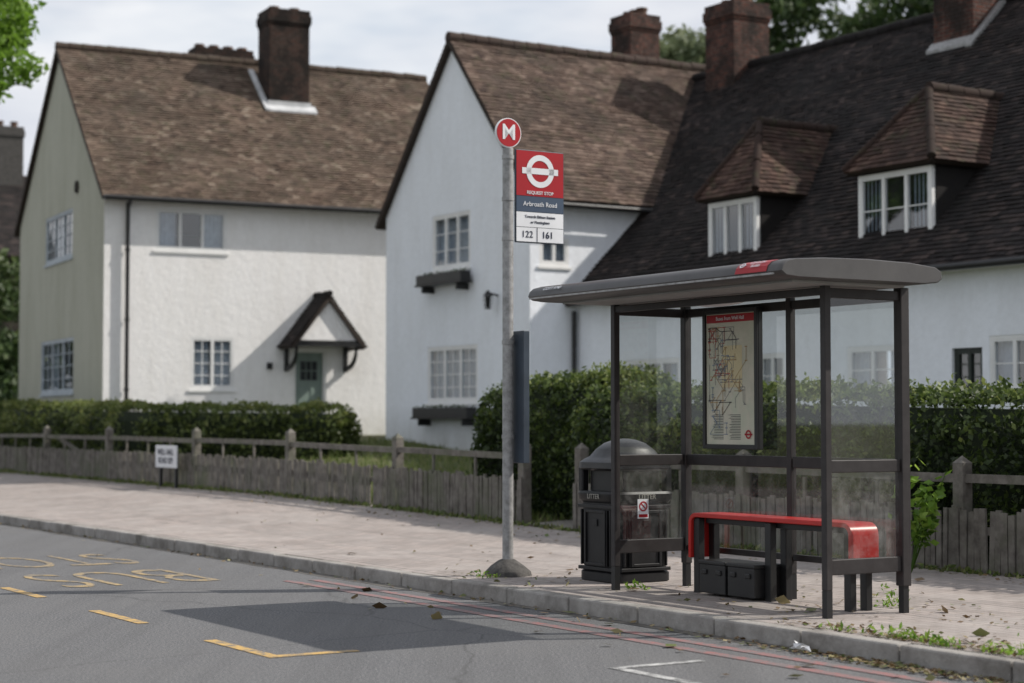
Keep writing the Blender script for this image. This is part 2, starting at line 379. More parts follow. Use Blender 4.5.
nt.links.new(col,b.inputs['Base Color']); b.inputs['Roughness'].default_value=.85; b.inputs['Specular IOR Level'].default_value=.25; bump(nt,b,f1,.8,.012)
r=MB()
r.face([S(-300,-3,0),S(300,-3,0),S(300,8.13,0),S(-300,8.13,0)]).build('road',m,fix=True)
# pavement
m,nt,b=newmat('block_paving'); uv=N(nt,'ShaderNodeUVMap').outputs['UV']; tc=N(nt,'ShaderNodeTexCoord').outputs['Object']
br=N(nt,'ShaderNodeTexBrick'); nt.links.new(uv,br.inputs['Vector'])
for k,v in (('Scale',1),('Brick Width',.21),('Row Height',.105),('Mortar Size',.005),('Mortar Smooth',.2)): br.inputs[k].default_value=v
br.inputs['Color1'].default_value=(.37,.32,.295,1); br.inputs['Color2'].default_value=(.28,.25,.235,1); br.inputs['Mortar'].default_value=(.14,.125,.115,1)
col=br.outputs['Color']
br2=N(nt,'ShaderNodeTexBrick'); nt.links.new(uv,br2.inputs['Vector'])
for k,v in (('Scale',1),('Brick Width',5.1),('Row Height',1.05),('Mortar Size',.012)): br2.inputs[k].default_value=v
br2.inputs['Color1'].default_value=(1,1,1,1); br2.inputs['Color2'].default_value=(.86,.86,.86,1); br2.inputs['Mortar'].default_value=(.45,.45,.44,1)
col=mixc(nt,1.0,col,br2.outputs['Color'],'MULTIPLY')
f=noisen(nt,tc,.7,5,.72); col=mixc(nt,ramp(nt,f,[(.38,(0,0,0)),(.66,(.65,.65,.65))]),col,(.37,.34,.32))
f=noisen(nt,tc,2.2,5,.78); col=mixc(nt,ramp(nt,f,[(.48,(0,0,0)),(.68,(.75,.75,.75))]),col,(.20,.175,.16))
vo=N(nt,'ShaderNodeTexVoronoi'); vo.inputs['Scale'].default_value=5; nt.links.new(tc,vo.inputs['Vector'])
col=mixc(nt,ramp(nt,vo.outputs['Distance'],[(.04,(.5,.5,.5)),(.09,(0,0,0))]),col,(.15,.135,.12))
nt.links.new(col,b.inputs['Base Color']); b.inputs['Roughness'].default_value=.85; b.inputs['Specular IOR Level'].default_value=.2
inv=N(nt,'ShaderNodeMath',operation='SUBTRACT'); inv.inputs[0].default_value=1; nt.links.new(br.outputs['Fac'],inv.inputs[1]); bump(nt,b,inv.outputs[0],.6,.008)
pv=MB(); ss=[-60,-20]+[i for i in range(0,62,2)]+[80,140]; tt=[8.27,9.3,10.4,11.5,12.7]
for a,c in zip(ss,ss[1:]):
    for p,q in zip(tt,tt[1:]):
        pts=[(a,p),(c,p),(c,q),(a,q)]; pv.face([S(x,y,pz(x,y)) for x,y in pts],pts)
pv.build('pavement',m)
p2=MB(); p2.face([S(-60,-6,.12),S(140,-6,.12),S(140,-3.15,.12),S(-60,-3.15,.12)],[(-60,-6),(140,-6),(140,-3),(-60,-3)]).build('pavement',m)
M['kerb']=pmat('kerb_stone',(.33,.315,.295),(.23,.215,.20),scale=6,bmp=.6,bscale=30,c3=(.13,.12,.105),s3=1.7)
k=MB(); s=-20
while s<70:
    k.box(WS,s+.006,s+.914,8.13+random.uniform(-.007,.007),8.268,-.05,.122+random.uniform(-.005,.005)); s+=.92
k.build('kerb',M['kerb'],bevel=.016)
k=MB(); k.box(WS,-30,80,-3.14,-3.0,-.05,.12).build('kerb',M['kerb'],bevel=.014)
m=pmat('gutter_dirt',(.15,.14,.125),(.10,.095,.09),scale=9,bmp=.5,bscale=60,c3=(.22,.20,.17),s3=3)
gt=MB(); s=-20
prev=8.0
while s<70:
    nx=8.0+random.uniform(-.035,.035); gt.face([S(s,prev,.003),S(s+.6,nx,.003),S(s+.6,8.128,.003),S(s,8.128,.003)]); prev=nx; s+=.6
gt.build('gutter',m)
def paint(name,c,wear=.5,under=(.13,.13,.13),sc_=7):
    m,nt,b=newmat(name); tc=N(nt,'ShaderNodeTexCoord').outputs['Object']
    f=noisen(nt,tc,sc_,5,.85); r=ramp(nt,f,[(wear-.1,(0,0,0)),(wear+.08,(1,1,1))]); col=mixc(nt,r,c,under); nt.links.new(col,b.inputs['Base Color']); b.inputs['Roughness'].default_value=.75; bump(nt,b,noisen(nt,tc,90,3),.5,.01); return m
M['yel']=paint('yellow_road_paint',(.50,.32,.10),.53); M['whi']=paint('white_road_paint',(.5,.5,.49),.5); M['redl']=paint('red_road_paint',(.28,.115,.11),.49,(.15,.135,.135))
M['yel2']=paint('yellow_road_paint_worn',(.44,.31,.13),.49,(.135,.13,.125))
par=E('road_markings',S(13,6,0))
y=MB()
def rect(mb,s0,s1,t0,t1,z=.004): mb.face([S(s0,t0,z),S(s1,t0,z),S(s1,t1,z),S(s0,t1,z)])
for a,c in ((10.95,11.95),(13.2,14.3),(15.6,16.7),(18.0,19.1),(20.4,21.5),(22.8,23.9),(25.2,26.3),(27.6,28.7)): rect(y,a,c,4.955,5.05)
rect(y,10.85,10.95,4.955,5.6)
y.build('bus_stop_cage',M['yel'],par)
text('BUS',S(17.25,6.25,.0045),-V,-U,1.1,M['yel2'],par,'bus_lettering',sx=.85,sy=2.1,ext=.0003,off=-.010)
text('STOP',S(19.7,6.25,.0045),-V,-U,1.1,M['yel2'],par,'stop_lettering',sx=.72,sy=2.1,ext=.0003,off=-.010)
w=MB(); rect(w,8.4,9.25,6.5,6.58); rect(w,9.25,9.33,6.5,7.2); w.build('white_bay_marking',M['whi'],par)
rl=MB(); rect(rl,-20,16,7.69,7.79); rect(rl,-20,16,7.43,7.53); rl.build('red_route_lines',M['redl'],par)

# ------------------------------------------------------------ house A
OA=Vector((-9.29,42,0)); ea=Vector((.894,.448,0)); na=Vector((-.448,.894,0))
WA=lambda c,d,z: OA+ea*c-na*d+Z*z
WAg=lambda c,d,z: OA+na*c-ea*d+Z*z
A=E('white_rendered_house',OA+Z*1.2)
LA=9.9; DA=9.12; ez=6.88; rz=10.9; sla=(rz-ez)/4.56
hA=[(1.19,2.9,5.46,6.44),(2.04,3.1,2.25,3.48),(4.58,5.4,.6,3.22)]
wall('front_wall',WA,0,LA,0,ez,hA,M['wall'],A)
hG=[(3.06,6.0,5.5,6.7),(2.85,6.4,2.2,3.55)]
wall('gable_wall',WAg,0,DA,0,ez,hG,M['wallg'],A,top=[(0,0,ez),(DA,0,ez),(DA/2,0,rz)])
b=MB(); b.face([WA(LA,0,0),WA(LA,-DA,0),WA(LA,-DA,ez),WA(LA,-DA/2,rz),WA(LA,0,ez)]); b.face([WA(0,-DA,0),WA(LA,-DA,0),WA(LA,-DA,ez),WA(0,-DA,ez)]); b.build('rear_walls',M['wall'],A,fix=False)
window(WA,*hA[0],A,cols=3,rows=1,sub=0,curt=.62,d0=-.07,cd=-.16); window(WA,*hA[1],A,cols=2,rows=4,sub=1,curt=.9,d0=-.07,cd=-.16)
window(WAg,*hG[0],A,cols=3,rows=4,curt=.6,d0=-.08,mat=M['curt']); window(WAg,*hG[1],A,cols=3,rows=4,curt=.6,d0=-.08,mat=M['curt'])
zo=ez-.3*sla
roof('roof_tiles',[[WA(-.12,.3,zo),WA(LA+.12,.3,zo),WA(LA+.12,-4.56,rz),WA(-.12,-4.56,rz)],
  [WA(-.12,-DA-.3,zo),WA(LA+.12,-DA-.3,zo),WA(LA+.12,-4.56,rz),WA(-.12,-4.56,rz)]],M['tileA'],A)
ridge('ridge_tiles',WA(-.12,-4.56,rz+.02),WA(LA+.12,-4.56,rz+.02),M['tileA'],A)
gu=MB(); gu.tube(WA(-.1,.36,zo-.02),WA(LA,.36,zo-.02),.06); gu.tube(WA(.52,.09,zo-.1),WA(.52,.09,.5),.045); gu.tube(WA(.52,.36,zo-.04),WA(.52,.09,zo-.22),.045)
for z_ in (2.2,3.8,5.4): gu.tube(WA(.52,.09,z_),WA(.52,.09,z_+.06),.06)
gu.build('gutter_and_downpipe',M['black'],A,smooth=True)
ab=MB(); ab.tube(WAg(2.6,-.02,7.15),WAg(2.6,.05,7.15),.16,.15,16); ab.build('wall_vent',M['brickD'],A)
bs_=MB(); bs_.box(WA,3.9,4.02,.0,.08,2.75,2.9); bs_.build('wall_fittings',M['black'],A)
chimney(A,WA,4.95,6.05,-3.0,-3.85,8.6,12.1,M['brickD'],2,.1)
fl=MB(); 
def onA(c,b,h): return WA(c,-b,ez+b*sla+h)
fl.prism([onA(4.80,2.80,.05),onA(6.2,2.80,.05),onA(6.2,3.0,.05),onA(4.80,3.0,.05)],Z*.05)
fl.prism([onA(4.80,2.8,.05),onA(4.94,2.8,.05),onA(4.94,4.2,.05),onA(4.80,4.2,.05)],Z*.06)
fl.box(WA,4.92,6.08,-2.96,-2.99,9.4,9.7)
fl.build('chimney_flashing',M['lead'],A)
chimney(A,WA,4.0,5.6,-6.2,-6.9,8,11.6,M['brickD'],4,.1)
dm=MB(); dm.box(WA,4.64,5.34,-.16,-.11,.6,3.16)
for (a,c,p,q) in ((4.72,4.94,1.3,2.3),(5.04,5.26,1.3,2.3)): dm.box(WA,a,c,-.11,-.095,p,q)
dm.build('door',M['door'],A,bevel=.006)
dg=MB(); dg.box(WA,4.78,5.20,-.108,-.1,2.5,2.95); dg.build('door_glazing',M['curtd'],A)
df=MB(); df.box(WA,4.58,4.64,-.18,-.04,.6,3.22); df.box(WA,5.34,5.4,-.18,-.04,.6,3.22); df.box(WA,4.64,5.34,-.18,-.04,3.16,3.22)
df.build('door_frame',M['wfr'],A)
db=MB(); 
for x in (4.92,5.06): db.box(WA,x-.008,x+.008,-.1,-.09,2.5,2.95)
db.box(WA,4.78,5.20,-.099,-.091,2.715,2.735); db.build('door_glazing_bars',M['door'],A)
pc=5.12; pw=.85; ptop=4.5; peave=3.4
ps=(ptop-peave)/pw
roof('porch_roof_tiles',[[WA(pc-pw-.1,0,peave-.1*ps),WA(pc-pw-.1,.95,peave-.1*ps),WA(pc,.95,ptop),WA(pc,0,ptop)],[WA(pc+pw+.1,0,peave-.1*ps),WA(pc+pw+.1,.95,peave-.1*ps),WA(pc,.95,ptop),WA(pc,0,ptop)]],M['tileD'],A)
ridge('porch_ridge',WA(pc,0,ptop+.02),WA(pc,1.0,ptop+.02),M['tileD'],A,r=.07)
pg=MB(); pg.prism([WA(pc-pw+.06,.84,peave+.02),WA(pc+pw-.06,.84,peave+.02),WA(pc,.84,ptop-.12)],-(-na)*.05); pg.build('porch_gable',M['wall'],A)
pb=MB(); pb.box(WA,pc-pw,pc+pw,.75,.93,peave-.12,peave-.002)
for x in (pc-pw+.06,pc+pw-.14):
    pb.box(WA,x,x+.09,.02,.8,peave-.13,peave-.03)
    pb.box(WA,x,x+.09,.0,.09,2.7,peave-.13)
    for k in range(6):
        f=lambda t:(.09+.66*math.sin(t*math.pi/2), 2.72+ (peave-.2-2.72)*(1-math.cos(t*math.pi/2)))
        a0=f(k/6);a1=f((k+1)/6); pb.prism([WA(x+.01,a0[0],a0[1]),WA(x+.01,a1[0],a1[1]),WA(x+.01,a1[0],a1[1]+.1),WA(x+.01,a0[0],a0[1]+.1)],ea*.07)
pb.build('porch_brackets',M['black'],A)

# ------------------------------------------------------------ house B
B=E('white_rendered_house',S(33,21,.6))
WBg=lambda c,d,z:S(c,19.5-d,z); WBf=lambda c,d,z:S(30.6-d,c,z)
s0,s1,sm=30.6,36.6,33.6; be=6.2; brz=9.6; bsl=(brz-be)/3
hB=[(32.6,34.7,1.9,3.1),(32.9,34.5,4.72,5.9)]
wall('gable_wall',WBg,s0,s1,0,be,hB,M['wallb'],B,top=[(s0,0,be),(s1,0,be),(sm,0,brz)])
hBf=[(19.72,20.42,4.58,5.15)]
wall('front_wall',WBf,19.5,26.3,0,be,hBf,M['wallb'],B)
b=MB(); b.face([S(s1,19.5,0),S(s1,26.3,0),S(s1,26.3,be),S(s1,19.5,be)]); b.face([S(s0,26.3,0),S(s1,26.3,0),S(s1,26.3,be),S(sm,26.3,brz),S(s0,26.3,be)]); b.build('rear_walls',M['wallb'],B,fix=False)
window(WBg,*hB[0],B,cols=3,rows=4,full=True,d0=-.08,cd=-.17); window(WBg,*hB[1],B,cols=3,rows=3,sub=0,curt=.9,d0=-.08,cd=-.17)
window(WBf,*hBf[0],B,cols=2,rows=1,sub=0,full=True,d0=-.07,cd=-.16)
roof('roof_tiles',[[S(s0-.28,19.36,be-.28*bsl),S(s0-.28,26.4,be-.28*bsl),S(sm,26.4,brz),S(sm,19.36,brz)],[S(s1+.28,19.36,be-.28*bsl),S(s1+.28,26.4,be-.28*bsl),S(sm,26.4,brz),S(sm,19.36,brz)]],M['tileB'],B)
ridge('ridge_tiles',S(sm,19.36,brz+.02),S(sm,26.4,brz+.02),M['tileB'],B)
bx=MB()
for (a,c,zt) in ((32.75,34.65,4.62),(32.5,34.8,1.8)):
    bx.box(WBg,a,c,.08,.32,zt-.2,zt); bx.box(WBg,a-.04,c+.04,.06,.34,zt-.24,zt-.2)
    for x in (a+.2,c-.26): bx.box(WBg,x,x+.06,0,.3,zt-.38,zt-.24)
bx.build('window_boxes',M['black'],B,bevel=.01)
C=[]
for (a,c,zt) in ((32.75,34.65,4.62),(32.5,34.8,1.8)):
    for _ in range(90): C.append(WBg(random.uniform(a,c),random.uniform(.1,.3),zt+abs(random.gauss(0,.03))))
leaves('window_box_plants',C,.03,M['leafD'],B)
lm=MB(); p=WBg(31.8,.0,4.05); o=-V
lm.tube(p,p+o*.22+Z*.05,.02); q=p+o*.24; lm.tube(q-Z*.02,q+Z*.1,.11,.02,6); lm.tube(q-Z*.28,q-Z*.26,.06,.07,6)
for i in range(6):
    a=i*math.pi/3; lm.tube(q+Vector((math.cos(a)*.065,math.sin(a)*.065,-.27)),q+Vector((math.cos(a)*.095,math.sin(a)*.095,-.01)),.008,.008,4)
lm.tube(q-Z*.25,q-Z*.03,.045,.065,8)
lm.build('wall_lantern',M['black'],B)
chimney(B,WS,35.0,35.8,25.1,25.95,7.5,11.1,M['brickR'],3,.14)
gu=MB(); gu.tube(S(s0-.33,19.4,be-.42),S(s0-.33,22.5,be-.42),.055); gu.tube(S(s0-.07,20.5,3.7),S(s0-.07,20.5,.4),.045); gu.build('gutter_and_downpipe',M['black'],B,smooth=True)

# ------------------------------------------------------------ terrace D
D=E('terraced_house',S(20,22,.5))
WD=lambda c,d,z:S(c,20.6-d,z); dez=4.15; drz=9.28; dsl=(drz-dez)/5.1
vt=20.6+(be-dez)/dsl; rs_=sm-(brz-drz)/bsl
hD=[(18.2,19.6,1.95,2.78),(19.74,20.36,1.93,2.62),(21.53,22.7,1.95,2.72),(24.24,24.95,1.9,2.68),(27.2,28.9,1.7,2.68),(15,16.4,1.9,2.75)]
wall('front_wall',WD,6,s0,0,dez,hD,M['wallb'],D)
for i,h in enumerate(hD):
    if i==1: window(WD,*h,D,cols=2,rows=3,sub=0,mat=M['dfr'],curt=0)
    else: window(WD,*h,D,cols=2 if h[1]-h[0]<1.3 else 3,rows=2,sub=0,curt=.6,d0=-.08,cd=-.17)
ov=.3
roof('roof_tiles',[[S(6,20.6-ov,dez-ov*dsl),S(s0,20.6-ov,dez-ov*dsl),S(s0,vt,be),S(rs_,25.7,drz),S(6,25.7,drz)]],M['tileD'],D)
b=MB(); b.face([S(6,25.7,drz),S(33.2,25.7,drz),S(33.2,30.8,dez),S(6,30.8,dez)]); b.face([S(6,30.6,0),S(30.6,30.6,0),S(30.6,30.6,4.1),S(6,30.6,4.1)]); b.face([S(6,20.6,0),S(6,30.6,0),S(6,30.6,dez),S(6,25.7,drz-.1),S(6,20.6,dez)]); b.build('rear_roof',M['under'],D,fix=False)
ridge('ridge_tiles',S(6,25.7,drz+.02),S(rs_,25.7,drz+.02),M['tileD'],D)
gu=MB(); gu.tube(S(6,20.24,3.83),S(s0-.4,20.24,3.83),.055); gu.build('gutter',M['black'],D,smooth=True)
fa=MB(); fa.box(WD,6,s0-.02,0,.22,3.79,3.86); fa.build('soffit',M['wfr'],D)
def dormer(a,c,zs,zt,zr=6.97):
    tf=20.95; o=.16; mid=(a+c)/2; Wd=lambda x,d,z:S(x,tf-d,z)
    bd=MB(); bd.box(WS,a,c,tf+.1,23.1,zs-.25,zt+.08); bd.build('dormer_cheeks',M['tileD'],D)
    st=MB(); st.box(WS,a+.001,c-.001,tf+.02,tf+.099,zs-.2,zs-.07); st.build('dormer_apron',M['lead'],D)
    window(Wd,a+.01,c-.01,zs,zt,D,cols=3,rows=1 if c-a<1.5 else 2,sub=0,curt=.6,cd=-.095,d0=-.075,f=.06)
    ze=zt+.06; tr=lambda z:20.6+(z-dez)/dsl
    hip=tf-o+((c-a)/2+o)*.95
    r1=S(mid,hip,zr); r2=S(mid,tr(zr)+.15,zr)
    e1=S(a-o,tf-o,ze);e2=S(c+o,tf-o,ze); k1=S(a-o,tr(ze)+.1,ze);k2=S(c+o,tr(ze)+.1,ze)
    roof('dormer_roof_tiles',[[e1,e2,r1],[e1,k1,r2,r1],[e2,k2,r2,r1]],M['tileDo'],D,tw=.17,ex=.1)
    ridge('dormer_ridge',r1,r2,M['tileDo'],D,r=.1); ridge('dormer_hip',e1+Z*.04,r1,M['tileDo'],D,r=.07); ridge('dormer_hip',e2+Z*.04,r1,M['tileDo'],D,r=.07)
dormer(25.4,26.8,4.42,5.5); dormer(21.1,22.8,4.35,5.55)
chimney(D,WS,31.3,32.3,25.2,26.2,7.5,10.7,M['brickR'],3,.15)
chimney(D,WS,24.0,25.0,24.9,25.9,7.5,11.2,M['brickR'],3)
f=MB(); f.prism([S(23.95,24.75,8.36),S(25.05,24.75,8.36),S(25.05,24.9,8.52),S(23.95,24.9,8.52)],Z*.06); f.prism([S(23.85,24.7,8.3),S(24.0,24.7,8.3),S(24.0,25.7,9.32),S(23.85,25.7,9.32)],Z*.08); f.build('chimney_flashing',M['pole'],D)

# ------------------------------------------------------------ house C (far left)
Cc=E('brick_house',(-20,62,1.3))
WC=lambda c,d,z: Vector((-22.3,60,0))+ea*c-na*d+Z*z
wall('walls',WC,0,7.2,0,7.3,[(2,3.4,2.2,3.5)],M['brickD'],Cc)
b=MB(); b.box(WC,0.02,7.18,-.3,-8,0,7.3); b.build('rear_walls',M['brickD'],Cc)
window(WC,2,3.4,2.2,3.5,Cc,cols=2,rows=2,cd=-.25)
roof('roof_tiles',[[WC(-.2,.3,7.1),WC(7.4,.3,7.1),WC(7.4,-4,10.4),WC(-.2,-4,10.4)]],M['tileD'],Cc,tw=.25,ex=.16)
chimney(Cc,WC,6.0,7.0,-3.4,-4.4,8,12.1,M['conc'],2)

# ------------------------------------------------------------ hedges
def hedge(name,path,hw,ztop,mat,n,size,seed=1,shag=.1):
    random.seed(seed)
    par=E(name,S(path[0][0],path[0][1],gz(*path[0])))
    seg=[(Vector(a),Vector(c)) for a,c in zip(path,path[1:])]; Ls=[(c-a).length for a,c in seg]; T=sum(Ls)
    def at(l):
        l=max(0,min(T-1e-4,l))
        for (a,c),L in zip(seg,Ls):
            if l<=L: d=(c-a)/L; return a+d*l,d
            l-=L
        return seg[-1][1],(seg[-1][1]-seg[-1][0]).normalized()
    C=[];R=[]
    for i in range(n):
        H=1.5; Wd=2*hw; tot=2*H+Wd
        l=random.uniform(0,T); x=random.uniform(0,tot)
        endc=random.random()<(2*hw*H)/(T*tot)*1.6+.02
        if x<H: w,h=-1,x/H
        elif x<H+Wd: w,h=-1+2*(x-H)/Wd,1
        else: w,h=1,(tot-x)/H
        if endc:
            l=random.choice([0,T]); w=random.uniform(-1,1); h=random.random()
        p,d=at(l); nr=Vector((-d.y,d.x)); zg=gz(p.x,p.y); zt=ztop(p.x)
        if h>.8 : w*=1-.18*((h-.8)/.2)**2
        hh=h*(1-.07*abs(w)**4)
        er=1-max(0,1-min(l,T-l)/.6)**2*.3
        w*=er; hh*=1-(1-er)*.55
        P=p+nr*(w*hw); base=Vector((P.x,P.y,hh*2))
        bp=noise.noise(base*1.1)*.15+noise.noise(base*3.5)*.10
        out=Vector((nr.x*w,nr.y*w)) if abs(w)>.8 else Vector((0,0))
        P=P+out*bp
        if endc: P=P+d*(bp*(1 if l>0 else -1)+random.gauss(0,.04)+(-.1 if l>0 else .1)*(w*w+h**4))
        z=zg+(zt-zg)*hh+(bp*.8 if h>.9 else 0)
        C.append(S(P.x+random.gauss(0,.04),P.y+random.gauss(0,.04),z+random.gauss(0,.02)+(random.random()**8)*shag*(h>.95)))
        R.append(min(1,max(0,.12+.4*h**2+random.gauss(0,.22)+bp*2.6)))  # sunlit hedge top painted in: leaf tone rises with height, also on bulges
    leaves('leaves',C,size,mat,par,tone=np.array(R),asp=.6)
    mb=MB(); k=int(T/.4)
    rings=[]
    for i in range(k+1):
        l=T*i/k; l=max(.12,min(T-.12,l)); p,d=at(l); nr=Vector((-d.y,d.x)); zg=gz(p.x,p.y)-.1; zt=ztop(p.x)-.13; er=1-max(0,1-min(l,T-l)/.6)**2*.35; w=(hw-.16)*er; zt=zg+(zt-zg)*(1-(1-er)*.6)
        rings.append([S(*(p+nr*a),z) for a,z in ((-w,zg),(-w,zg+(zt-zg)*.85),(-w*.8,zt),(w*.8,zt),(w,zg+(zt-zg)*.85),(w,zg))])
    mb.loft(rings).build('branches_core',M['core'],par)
    return par
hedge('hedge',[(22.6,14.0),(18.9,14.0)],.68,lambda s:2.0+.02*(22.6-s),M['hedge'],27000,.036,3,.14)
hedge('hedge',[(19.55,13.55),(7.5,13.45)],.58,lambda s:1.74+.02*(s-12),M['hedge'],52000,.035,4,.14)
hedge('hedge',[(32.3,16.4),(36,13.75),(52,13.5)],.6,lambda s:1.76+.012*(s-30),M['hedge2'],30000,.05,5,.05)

# ------------------------------------------------------------ fence
def fence(sA,sB,posts,t=12.6):
    par=E('wooden_fence',S((sA+sB)/2,t,zf((sA+sB)/2)))
    mb=MB(); s=sA
    while s<sB:
        w=random.uniform(.055,.08); z=zf(s)-.02; h=.6+random.uniform(-.03,.025); 
        if random.random()<.015: s+=.08; continue
        lean=random.gauss(0,.012); d=random.uniform(-.008,.008)
        n=len(mb.v); mb.box(WS,s,s+w,t-.035+d,t-.015+d,z,z+h,z,z+h+random.uniform(-.012,.012))
        for i in range(n+4,n+8): v=Vector(mb.v[i])+U*lean+V*random.gauss(0,.006); mb.v[i]=tuple(v)
        s+=w+random.uniform(.006,.018)
    mb.build('pales',M['wood'],par)
    pm=MB()
    for p in posts:
        z=zf(p)-.1; a=.065
        pm.box(WS,p-a,p+a,t+.0,t+2*a,z,z+1.1)
        q=[S(p-a,t,z+1.1),S(p+a,t,z+1.1),S(p+a,t+2*a,z+1.1),S(p-a,t+2*a,z+1.1)]; top=S(p,t+a,z+1.17)
        for i in range(4): pm.face([q[i],q[(i+1)%4],top])
    pm.build('posts',M['wood'],par,bevel=.008)
    rm=MB(); P=sorted(posts)
    for a,c in zip([sA]+P,P+[sB]):
        if c-a<.4: continue
        za,zc=zf(a),zf(c); j=random.uniform(-.05,.03); j2=random.uniform(-.03,.03)
        rm.box(WS,a+.02,c-.02,t+.03,t+.09,za+.80+j2,za+.88+j2,zc+.80+j,zc+.88+j)
        rm.box(WS,a+.02,c-.02,t-.013,t+.03,za+.35,za+.42,zc+.35,zc+.42)
        n=max(1,int((c-a)/1.3))
        for i in range(1,n+1):
            x=a+(c-a)*i/(n+1); z=zf(x); rm.prism([S(x-.02,t+.0,z+.0),S(x+.02,t+.0,z+.0),S(x+.02+.04,t+.02,z+.8),S(x-.02+.04,t+.02,z+.8)],V*.03)
    if sB>40: rm.box(WS,36.2,38.8,t+.1,t+.15,zf(37)+.25,zf(37)+.33,zf(38)+.78,zf(38)+.86)
    rm.build('rails',M['wood'],par)
fence(19.85,60,[20.0,23.4,27,30.9,35.4,39.3,43.5,48,52.5,57])
fence(6,18.75,[18.7,15.6,12.4,9.2,6.2])

# ------------------------------------------------------------ bus shelter
SH=E('bus_shelter',S(11.2,9.1,.12))
pz0=.115; TF,TBk=8.80,9.53; SR,SL,SMd=9.92,12.5,11.15; a=.028
pm=MB()
for (s_,t_,q_) in ((SR,TF,a),(SL,TF,a),(SR,TBk,.04),(SL,TBk,.034),(SMd,TBk,a)):
    pm.box(WS,s_-q_,s_+q_,t_-q_,t_+q_,pz0+.2,2.475)
def bar(mb,s0,s1,t0,t1,z0,z1): mb.box(WS,s0,s1,t0,t1,z0,z1)
b_=.02; a2=.035
for sx in (SR,SL):
    for (z0,z1) in ((1.14,1.23),(.42,.53),(2.38,2.45)): bar(pm,sx-b_,sx+b_,TF+a,TBk-a2-.004,z0,z1)
for (x0,x1) in ((SR+.012,SMd),(SMd,SL)):
    for (z0,z1) in ((1.14,1.23),(.42,.47),(2.38,2.45)): bar(pm,x0+a,x1-a2,TBk-b_,TBk+b_,z0,z1)
bar(pm,SR+a,SL-a,TF-b_,TF+b_,2.40,2.455)
pm.build('frame',M['post'],SH,bevel=.006)
ft=MB()
for (s_,t_) in ((SR,TF),(SL,TF),(SR,TBk),(SL,TBk),(SMd,TBk)): ft.box(WS,s_-.026,s_+.026,t_-.026,t_+.026,pz0-.02,pz0+.2)
ft.build('feet',M['black'],SH)
gl=MB(); gd=MB()
for sx in (SR,SL):
    gl.face([S(sx,TF+a,1.23),S(sx,TBk-a,1.23),S(sx,TBk-a,2.38),S(sx,TF+a,2.38)]); gd.face([S(sx,TF+a,.53),S(sx,TBk-a,.53),S(sx,TBk-a,1.14),S(sx,TF+a,1.14)])
for (x0,x1) in ((SR,SMd),(SMd,SL)):
    gl.face([S(x0+a,TBk,1.23),S(x1-a,TBk,1.23),S(x1-a,TBk,2.38),S(x0+a,TBk,2.38)]); gd.face([S(x0+a,TBk,.47),S(x1-a,TBk,.47),S(x1-a,TBk,1.14),S(x0+a,TBk,1.14)])
gl.build('glass_upper',M['sglass'],SH,fix=False); gd.build('glass_lower',M['sglassd'],SH,fix=False)
prof=[(8.10,2.52),(8.115,2.56),(8.15,2.59),(8.22,2.608),(8.5,2.628),(8.9,2.636),(9.3,2.628),(9.55,2.605),(9.61,2.575),(9.62,2.525),(9.58,2.495),(9.45,2.48),(8.25,2.48),(8.14,2.49)]
rr=MB(); rings=[]; ct,cz=8.86,2.55
for s_,k in ((9.58,.90),(9.59,.965),(9.62,1.0),(12.72,1.0),(12.75,.965),(12.76,.90)):
    rings.append([S(s_,ct+(t-ct)*(1-(1-k)*.25),cz+(z-cz)*k) for t,z in prof])
rr.loft(rings).build('roof',M['roofm'],SH,smooth=True)
cl=MB(); cl.box(WS,9.75,12.6,8.35,9.4,2.464,2.479); cl.build('ceiling_panel',M['roofu'],SH)
tm=MB()
tm.box(WS,9.64,12.7,8.085,8.10,2.497,2.510); tm.build('drip_trim',M['pole'],SH)
lt=MB()
c0=S(11.4,9.0,2.462)
rg=[]
for k in range(5):
    th_=k/4*math.pi/2; rr_=math.cos(th_)*.16+.004; rg.append([c0+U*(rr_*2.2*math.cos(x))+V*(rr_*math.sin(x))-Z*(.06*math.sin(th_)) for x in [i*2*math.pi/20 for i in range(20)]])
lt.loft(rg).build('light_diffuser',M['signwhite'],SH,smooth=True)
fd=MB(); 
def fas(s,h):
    t=[8.10,8.115,8.15,8.22]; z=[2.52,2.56,2.59,2.608]
    x=h*3; i=min(2,int(x)); f=x-i
    return S(s,t[i]+(t[i+1]-t[i])*f-.004,z[i]+(z[i+1]-z[i])*f+.003)
for i in range(3): fd.face([fas(10.06,i/3),fas(9.72,i/3),fas(9.72,(i+1)/3),fas(10.06,(i+1)/3)])
fd.build('operator_decal',M['signred'],SH,fix=False)
dv=(fas(10,.66)-fas(10,.33)).normalized()
def ringmesh(cen,x,y,r0,r1,n=32):
    mb=MB()
    for i in range(n):
        a0=2*math.pi*i/n;a1=2*math.pi*(i+1)/n
        mb.face([cen+x*math.cos(a0)*r0+y*math.sin(a0)*r0,cen+x*math.cos(a0)*r1+y*math.sin(a0)*r1,cen+x*math.cos(a1)*r1+y*math.sin(a1)*r1,cen+x*math.cos(a1)*r0+y*math.sin(a1)*r0])
    return mb
cc=fas(10.0,.5)-V*.006+Z*.004
q=ringmesh(cc,-U,dv,.016,.026); x=-U; q.face([cc-x*.036-dv*.005,cc+x*.036-dv*.005,cc+x*.036+dv*.005,cc-x*.036+dv*.005]); q.build('roundel',M['signwhite'],SH,fix=False)
text('LONDON\nBUSES',fas(9.85,.5)-V*.006+Z*.004,-U,dv,.036,M['signwhite'],SH,'decal_text',ext=.0002)
text('COTT 9740',fas(12.4,.4)-V*.006+Z*.004,-U,dv,.05,M['signwhite'],SH,'stop_code',ext=.0002)
mp_=MB(); ty=TBk-.085; f0,f1,z0,z1=11.44,12.14,1.28,2.42
